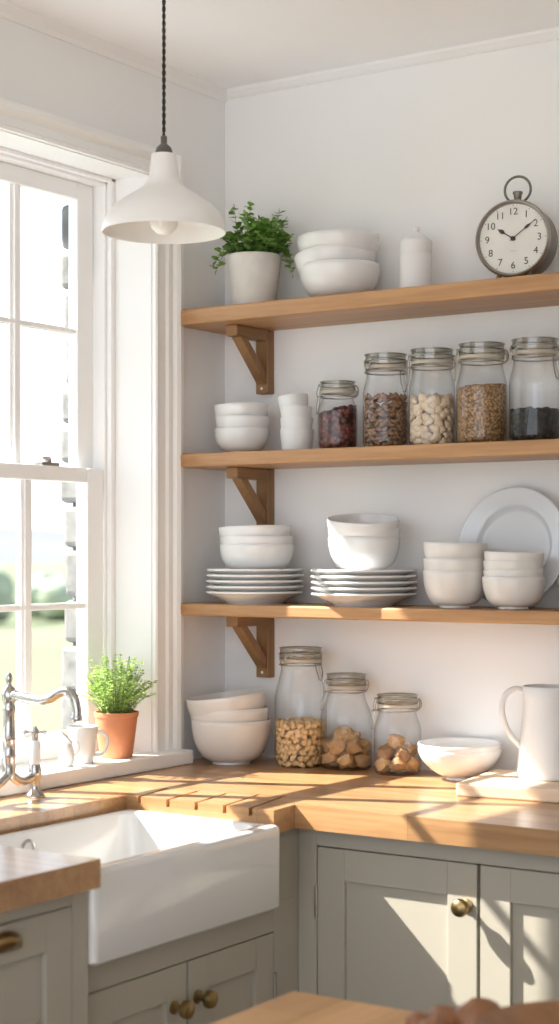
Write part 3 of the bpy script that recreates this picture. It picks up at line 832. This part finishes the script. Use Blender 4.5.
for i in range(60):
    a = rad(6*i); L = .0032 if i % 5 == 0 else .0016; w = .0006 if i % 5 == 0 else .00025
    ro = R*.885; d = Vector((math.cos(a), 0, math.sin(a))); t = Vector((-math.sin(a), 0, math.cos(a)))
    c = Vector((0, -.0229, cz))
    bm.faces.new([bm.verts.new(c+d*ro+t*w), bm.verts.new(c+d*(ro-L)+t*w), bm.verts.new(c+d*(ro-L)-t*w), bm.verts.new(c+d*ro-t*w)])
obj('minute_track', bm, M['ink'], dial, smooth=False)
bm = BM()
for q in range(6): box(bm, -.006+q*.0021, -.0046+q*.0021, -.0231, -.0228, cz-.0255, cz-.0243)
obj('faint_line', bm, M['faint'], dial, smooth=False)
def hand(name, ang, L, prof, y):
    bm = BM(); a = rad(ang); d = Vector((math.sin(a), 0, math.cos(a))); t = Vector((math.cos(a), 0, -math.sin(a))); c = Vector((0, y, cz))
    left = [bm.verts.new(c+d*l*L+t*w) for l, w in prof]; right = [bm.verts.new(c+d*l*L-t*w) for l, w in prof]
    for i in range(len(prof)-1): bm.faces.new((left[i], left[i+1], right[i+1], right[i]))
    r = bmesh.ops.extrude_face_region(bm, geom=bm.faces[:])
    bmesh.ops.translate(bm, verts=[e for e in r['geom'] if isinstance(e, bmesh.types.BMVert)], vec=(0, -.0006, 0))
    return obj(name, bm, M['ink'], CK, smooth=False)
hand('hour_hand', -57, .039, [(-.15, .0012), (.55, .0012), (.62, .0034), (.72, .0045), (.82, .0034), (.92, .0012), (1, .0004)], -.0245)
hand('minute_hand', 53, .060, [(-.12, .0010), (.5, .0009), (.56, .0026), (.62, .0030), (.70, .0022), (.78, .0008), (1, .0004)], -.0258)
bm = BM(); lathe(bm, [(.0045, .0225), (.0045, .0275), (.003, .0285), (0, .0285)], 20, mat=RX); obj('hand_hub', bm, M['ink'], CK)
bm = BM(); lathe(bm, [(.0135, cz+R*.97), (.013, cz+R+.002), (.0085, cz+R+.005), (.0075, cz+R+.009), (.0085, cz+R+.016), (.0105, cz+R+.021), (.010, cz+R+.0235), (0, cz+R+.024)], 24, cap0=True); obj('crown_knob', bm, M['clockbody'], CK, loc=(0, .010, 0))
bm = BM(); zc = cz+R+.0275
tube(bm, [(.0275*math.cos(a), .0, zc+.0275*math.sin(a)) for a in [2*PI*i/40 for i in range(40)]], .0027, 10, True); obj('ring_handle', bm, M['clockbody'], CK, loc=(0, .010, 0))
for s in (-1, 1):
    bm = BM(); tube(bm, [(s*.030, -.012, cz-R*.90), (s*.040, -.020, .0035), (s*.041, -.0205, .0005)], [.0048, .0036, .003], 10); obj('foot', bm, M['steel'], CK)
bm = BM(); tube(bm, [(0, .02, cz-R*.95), (0, .03, .0005)], [.0048, .003], 10); obj('foot', bm, M['steel'], CK)

# ------------------------------------------------------------------ potted herbs
def leaf_geo(bm, p, d, up, L, w, bend=.25):
    d = d.normalized(); s = d.cross(up)
    if s.length < 1e-3: s = d.cross(Vector((1, 0, 0)))
    s.normalize(); n = s.cross(d)
    pts = [(0, 0, 0), (.3, .85, .05), (.62, 1, 0), (.88, .55, -.12), (1, 0, -.25)]
    L_ = [bm.verts.new(p+d*L*a+s*w*b+n*L*c*bend+n*w*.25*b) for a, b, c in pts[1:4]]
    R_ = [bm.verts.new(p+d*L*a-s*w*b+n*L*c*bend+n*w*.25*b) for a, b, c in pts[1:4]]
    c_ = [bm.verts.new(p+d*L*a+n*L*c*bend) for a, b, c in pts]
    bm.faces.new((c_[0], c_[1], L_[0])); bm.faces.new((c_[0], R_[0], c_[1]))
    for i in range(2):
        bm.faces.new((L_[i], c_[i+1], c_[i+2], L_[i+1])); bm.faces.new((c_[i+1], R_[i], R_[i+1], c_[i+2]))
    bm.faces.new((L_[2], c_[3], c_[4])); bm.faces.new((c_[3], R_[2], c_[4]))

def herb(root, z0, Rp, paths, lf, sw, mats, pairs, rnd):
    fb = BM(); sb = BM()
    for pts in paths:
        pts = smooth_path(pts, 5); tube(sb, pts, [sw, sw*.5], 5)
        n = len(pts)
        for i in range(1, n):
            if i < n*.15: continue
            for q in range(pairs):
                a = rnd.uniform(0, 2*PI); d = Vector((math.cos(a), math.sin(a), rnd.uniform(-.1, .7)))
                L = lf*rnd.uniform(.6, 1.15)
                leaf_geo(fb, pts[i]+d*sw, d, Vector((rnd.uniform(-.4, .4), rnd.uniform(-.4, .4), 1)), L, L*mats[2])
        leaf_geo(fb, pts[-1], (pts[-1]-pts[-2]), Vector((0.3, .2, 1)), lf*.8, lf*.35)
    obj('foliage', fb, mats[0], root, angle=80); obj('stems', sb, mats[1], root)

PH = thing('potted_herb', 'leafy dark green herb in a pale stone pot on the top shelf', 'potted plant', (.156, -.104, Z1))
bm = BM(); lathe(bm, [(0, 0), (.046, 0), (.049, .003), (.0620, .118), (.0625, .121), (.0615, .123), (.0575, .123), (.0560, .118), (.0545, .105)], 48); obj('pot', bm, M['pot'], PH, angle=45)
bm = BM(); lathe(bm, [(0, .109), (.03, .108), (.0555, .106)], 32); obj('soil', bm, M['soil'], PH)
rnd = random.Random(4)
paths = []
for i in range(64):
    a = rnd.uniform(0, 2*PI); r0 = .035*math.sqrt(rnd.random()); sp = rnd.uniform(.1, 1)
    p0 = Vector((r0*math.cos(a), r0*math.sin(a), .108)); rr = r0+.06*sp
    h = (.215 if rnd.random() < .25 else .19)-.05*sp*sp+rnd.uniform(-.025, .01)
    p2 = Vector((rr*math.cos(a), min(rr*math.sin(a), .085), h))
    paths.append([p0, (p0+p2)/2+Vector((0, 0, .018)), p2])
iR = Vector((.83, .55, 0)); iF = Vector((.55, -.83, 0))
for s, dr, f in ((-1, -.012, .0), (-1, .004, .3), (1, -.022, .25), (1, .012, 0), (1, -.005, -.2)):
    e = iR*s*.066+iF*f*.06
    paths.append([Vector((0, 0, .108))+e*.5, Vector((0, 0, .135))+e*.95, Vector((0, 0, .105+dr))+e*1.28])
for s, hh in ((-.045, .228), (-.01, .235), (.055, .218), (.07, .20)):
    paths.append([Vector((0, 0, .108))+iR*s*.4, Vector((0, 0, .17))+iR*s*.8, Vector((0, 0, hh))+iR*s])
herb(PH, .108, .06, paths, .0185, .0009, (M['leaf'], M['stem'], .46), 2, rnd)

PT = thing('potted_herb', 'bright green bushy herb in a terracotta pot on the window sill', 'potted plant', (-.006, -.400, .962))
bm = BM(); lathe(bm, [(0, 0), (.0335, 0), (.0355, .002), (.0465, .088), (.048, .0885), (.0495, .098), (.049, .0995), (.045, .0995), (.0435, .09), (.043, .08)], 48); obj('pot', bm, M['terra'], PT, angle=40)
bm = BM(); lathe(bm, [(0, .087), (.02, .087), (.0435, .085)], 32); obj('soil', bm, M['soil'], PT)
paths = []
for i in range(120):
    a = rnd.uniform(0, 2*PI); r0 = .028*math.sqrt(rnd.random()); el = rnd.uniform(.05, 1.0)
    p0 = Vector((r0*math.cos(a), r0*math.sin(a), .086))
    rr = r0+.070*math.sin(el*PI/2)*rnd.uniform(.5, 1.15); h = .105+.112*math.cos(el*PI/2*.78)*rnd.uniform(.6, 1.08)
    x_ = max(rr*math.cos(a), -.066)
    p2 = Vector((x_, rr*math.sin(a), h))
    paths.append([p0, p0.lerp(p2, .5)+Vector((0, 0, .012)), p2])
herb(PT, .086, .045, paths, .0070, .0006, (M['thyme'], M['stem'], .40), 4, rnd)

# ------------------------------------------------------------------ sill: mug and creamer
MG = thing('mug', 'plain white mug standing on the sill before the terracotta pot', 'mug', (.002, -.522, .962))
bm = BM(); lathe(bm, [(0, .002), (.022, 0), (.0235, .002), (.0245, .008), (.0275, .03), (.0305, .06), (.0335, .0775), (.0325, .079), (.031, .078), (.028, .06), (.0245, .03), (.021, .008), (0, .006)], 44); obj('body', bm, M['white'], MG, angle=60)
bm = BM(); rt = Matrix.Rotation(rad(36), 4, 'Z')
tube(bm, [rt @ v for v in smooth_path([(.029, 0, .064), (.040, 0, .067), (.0505, 0, .056), (.052, 0, .040), (.044, 0, .022), (.0265, 0, .016)], 5)], .0036, 10, flat=1.0); obj('handle', bm, M['white'], MG)
CR = thing('creamer', 'tiny white pitcher with a notched lip beside the mug on the sill', 'pitcher', (.010, -.582, .962))
bm = BM()
prof = [(0, .002), (.0125, 0), (.0135, .003), (.0165, .018), (.016, .032), (.0118, .046), (.0105, .054), (.0125, .062), (.0112, .062), (.0092, .054), (.0105, .045), (.0145, .031), (0, .006)]
lathe(bm, prof, 36)
for v in bm.verts:
    if v.co.z > .05:
        q = v.co.x*-.83+v.co.y*-.55
        v.co.z += q*1.1; 
        if q > 0: v.co.x -= .83*q*.2; v.co.y -= .55*q*.2
obj('body', bm, M['white'], CR, angle=70)
bm = BM(); tube(bm, smooth_path([(.009, .006, .053), (.019, .012, .05), (.021, .013, .036), (.0145, .008, .022)], 5), .0022, 8); obj('handle', bm, M['white'], CR)

# ------------------------------------------------------------------ faucet
FA = thing('bridge_faucet', 'aged nickel bridge faucet with a curved spout behind the sink', 'faucet', (.105, -.860, K))
def lt(name, prof, at=(0, 0, 0), mat=None, label=None, parent=FA, seg=28):
    bm = BM(); lathe(bm, prof, seg, mat=Matrix.Translation(at)); o = obj(name, bm, mat or M['chrome'], parent, angle=50)
    if label: o['label'] = label
    return o
lt('column', [(0, .042), (.012, .044), (.0135, .055), (.0125, .064), (.0125, .085), (.014, .088), (.0125, .091), (.0120, .118), (.0138, .121), (.0120, .124), (.0105, .170), (.0128, .176), (.0118, .184), (.010, .188), (.0135, .196), (.0145, .206), (.0125, .218), (.006, .223), (.0045, .228), (.0068, .234), (.0062, .243), (.0035, .248), (0, .249)])
bm = BM()
tube(bm, smooth_path([(.010, 0, .206), (.03, 0, .204), (.075, 0, .199), (.103, 0, .203), (.128, 0, .216), (.148, 0, .2195), (.163, 0, .209), (.170, 0, .190), (.171, 0, .176)], 6), [.0095, .0088], 14); obj('spout', bm, M['chrome'], FA)
lt('spout_collar', [(.0085, -.004), (.0105, -.002), (.0105, .004), (.0085, .006)], (.0, 0, 0)).matrix_local = Matrix.Translation((.018, 0, .2055)) @ Matrix.Rotation(rad(90), 4, 'Y')
lt('nozzle', [(0, .164), (.009, .164), (.0105, .166), (.0105, .173), (.0085, .176), (.0095, .181), (.0078, .184)], (.171, 0, 0))
bm = BM()
tube(bm, smooth_path([(0, -.074, .050), (0, -.062, .040), (0, -.035, .036), (0, -.016, .044), (0, 0, .055), (0, .016, .044), (0, .035, .036), (0, .062, .040), (0, .074, .050)], 5), .0092, 14); obj('bridge', bm, M['chrome'], FA)
for s in (-1, 1):
    lt('foot_flange', [(0, 0), (.0195, 0), (.020, .003), (.016, .008), (.011, .014), (.010, .020), (.010, .036), (.0125, .040), (.0135, .050), (.012, .058), (.0105, .064)], (0, s*.074, 0))
    h = lt('tap_handle', [(0, .0645), (.0095, .0645), (.0105, .068), (.0105, .108), (.009, .111), (0, .112)], (0, s*.074, 0), M['white'], 'white porcelain tap handle')
    lt('handle_collar', [(0, .1122), (.0065, .1122), (.0065, .121), (.0075, .124), (.0075, .131), (.004, .136), (.0045, .139), (0, .141)], (0, s*.074, 0), parent=h)
    bm = BM()
    for q in range(4):
        a = rad(90*q+34); d = Vector((math.cos(a), math.sin(a), 0)); c = Vector((0, s*.074, .1275))
        tube(bm, [c+d*t for t in (.005, .013, .016, .0185, .0215, .023)], [.0026, .0024, .0035, .0045, .0038, .001], 10)
    obj('cross_lever', bm, M['chrome'], h)

# ------------------------------------------------------------------ board and jug
CB = tag(obj('cutting_board', (lambda b: (prism(b, [(.752, -.085), (.784, -.318), (1.27, -.260), (1.24, -.03)], 0, .027), b)[1])(BM()), M['board'], None, smooth=False, bevel=.004, loc=(0, 0, K)),
         'thick pale wooden cutting board under the white jug', 'cutting board')
JX, JY2 = .905, -.145
JG_ = thing('jug', 'tall white ceramic jug standing on the pale cutting board', 'jug', (JX, JY2, K+.0272))
bm = BM()
prof = [(0, .003), (.062, .0), (.0655, .003), (.0655, .012), (.0605, .06), (.0555, .105), (.0525, .14), (.0525, .160), (.0545, .182), (.0525, .1835), (.0495, .160), (.0495, .14), (.0525, .105), (.0575, .06), (.062, .012), (0, .008)]
lathe(bm, prof, 56)
for v in bm.verts:
    if v.co.z > .13:
        q = max(0, v.co.x*.83+v.co.y*.55-.03); v.co.x += q*.83*(v.co.z-.13)*14; v.co.y += q*.55*(v.co.z-.13)*14
obj('body', bm, M['matt'], JG_, angle=60)
bm = BM(); rt = Matrix.Rotation(rad(180+33), 4, 'Z')
tube(bm, [rt @ v for v in smooth_path([(.050, 0, .172), (.068, 0, .178), (.088, 0, .166), (.095, 0, .140), (.090, 0, .110), (.076, 0, .082), (.0575, 0, .062)], 6)], .0058, 12, flat=1.0); obj('handle', bm, M['matt'], JG_)

# ------------------------------------------------------------------ pendant lamp
PL = thing('pendant_lamp', 'white enamel pendant lamp hanging on a twisted black cord', 'lamp', (.369, -.716, 2.018))
outp = [(.1180, 0), (.1185, .003), (.1130, .026), (.106, .040), (.093, .055), (.068, .074), (.048, .087), (.038, .095), (.033, .104), (.0295, .112), (.0265, .135), (.0240, .155), (.0235, .160)]
prof = outp+[(.012, .161)]+[(max(r-.002, .0), z-.001) for r, z in reversed(outp[2:-1])]+[(.1160, .001)]
ZS = .93
prof = [(r, z*ZS) for r, z in prof]
bm = BM(); lathe(bm, prof+[prof[0]], 64); bmesh.ops.remove_doubles(bm, verts=bm.verts[:], dist=1e-6); obj('lamp_shade', bm, M['shade'], PL, angle=45)
bm = BM(); lathe(bm, [(.012, .1490), (.0165, .1497), (.0165, .154), (.0140, .162), (.0085, .167), (.006, .169), (.006, .183), (.003, .185)], 28, cap1=True, cap0=True); o = obj('cord_cap', bm, M['cap'], PL); o['label'] = 'dark grey cord cap'
bm = BM(); lathe(bm, [(0, -.004), (.014, -.001), (.024, .009), (.028, .024), (.026, .038), (.018, .056), (.014, .070), (.014, .10)], 32); obj('bulb', bm, M['bulb'], PL)
bm = BM(); Lc = CEIL-2.018
for ph in (0, PI):
    tube(bm, [(.0017*math.cos(ph+i*.55), .0017*math.sin(ph+i*.55), .18+(Lc-.18)*i/130) for i in range(131)], .0021, 6)
o = obj('cord', bm, M['black'], PL); o['label'] = 'twisted black fabric cord'
bm = BM(); lathe(bm, [(0, Lc-.03), (.01, Lc-.03), (.04, Lc-.02), (.045, Lc-.0005)], 32, cap1=True); obj('ceiling_rose', bm, M['shade'], PL)

# ------------------------------------------------------------------ foreground table and bowl
TB = thing('table', 'light oak dining table corner in the near foreground', 'table', (.961, -2.1, 0))
bm = BM(); box(bm, 0, 1.6, 0, .93, .722, .76); obj('tabletop', bm, M['table'], TB, smooth=False, bevel=.004)
bm = BM(); box(bm, .09, 1.51, .09, .84, .63, .7215); obj('apron', bm, M['table'], TB, smooth=False)
for a, c in ((.06, .06), (.06, .81), (1.48, .06), (1.48, .81)):
    bm = BM(); prism(bm, [(a, c), (a+.06, c), (a+.06, c+.06), (a, c+.06)], 0, .7215); obj('leg', bm, M['table'], TB, smooth=False, bevel=.004)
bm = BM()
lathe(bm, [(0, .003), (.06, 0), (.065, .004), (.110, .022), (.142, .050), (.148, .056), (.146, .060), (.139, .056), (.106, .030), (.06, .014), (0, .012)], 64)
tag(obj('wooden_bowl', bm, M['bowlwood'], None, loc=(1.500, -1.325, .7602), angle=50), 'dark brown wooden bowl blurred at the front of the table', 'bowl')
for i, (x_, y_, r_, sx, lb) in enumerate(((1.240, -1.290, .019, 1.0, 'small dark round nut at the left end of the blurred heap on the table'),
                                       (1.273, -1.280, .024, 1.0, 'round brown nut with a bright highlight in the blurred heap'),
                                       (1.313, -1.258, .029, 1.25, 'largest brown nut of the blurred heap, beside the wooden bowl'),
                                       (1.280, -1.325, .022, 1.0, 'pale pinkish brown nut lowest in the blurred heap'))):
    tag(obj('walnut', blob(r_*sx, r_, r_, 60+i, .16, 3, 0), M['roll'], None, loc=(x_, y_, .7605+r_*.97), rot=(0, 0, rad(35)), angle=80), lb, 'nut')

# ------------------------------------------------------------------ light
sd = bpy.data.lights.new('sun', 'SUN'); sd.energy = 18; sd.angle = rad(.5); sd.color = (1.0, .955, .885)
so = bpy.data.objects.new('sun', sd); COL.objects.link(so)
so.rotation_euler = Vector((1, .40, -1.0)).to_track_quat('-Z', 'Y').to_euler()
so.location = (-6, -3, 6)
w = bpy.data.worlds.new('world'); S.world = w; w.use_nodes = True
nt = w.node_tree; bg = nt.nodes['Background']
tc = N(nt, 'ShaderNodeTexCoord'); sx = N(nt, 'ShaderNodeSeparateXYZ'); nt.links.new(tc.outputs['Generated'], sx.inputs[0])
r = N(nt, 'ShaderNodeValToRGB')
e = r.color_ramp.elements
e[0].position = .0; e[0].color = (.88, .96, 1.06, 1); e[1].position = .6; e[1].color = (.80, .92, 1.08, 1)
nt.links.new(sx.outputs['Z'], r.inputs['Fac']); nt.links.new(r.outputs['Color'], bg.inputs['Color'])
bg.inputs['Strength'].default_value = 2.3

# ------------------------------------------------------------------ camera
cd = bpy.data.cameras.new('camera'); co = bpy.data.objects.new('camera', cd); COL.objects.link(co)
th = math.atan(1120/1680)
co.location = (2.32776, -3.25556, 1.41)
co.rotation_euler = (PI/2, 0, th)
cd.sensor_fit = 'AUTO'; cd.sensor_width = 36; cd.lens = 1680/1024*36
cd.shift_y = 40/1024; cd.shift_x = -.5/1024
cd.clip_start = .05; cd.clip_end = 2000
cd.dof.use_dof = True; cd.dof.focus_distance = 3.55; cd.dof.aperture_fstop = 3.0
S.camera = co
S.view_settings.view_transform = 'Standard'
S.view_settings.exposure = 0.2
S.cycles.transparent_max_bounces = 24
S.cycles.max_bounces = 10
S.cycles.diffuse_bounces = 6
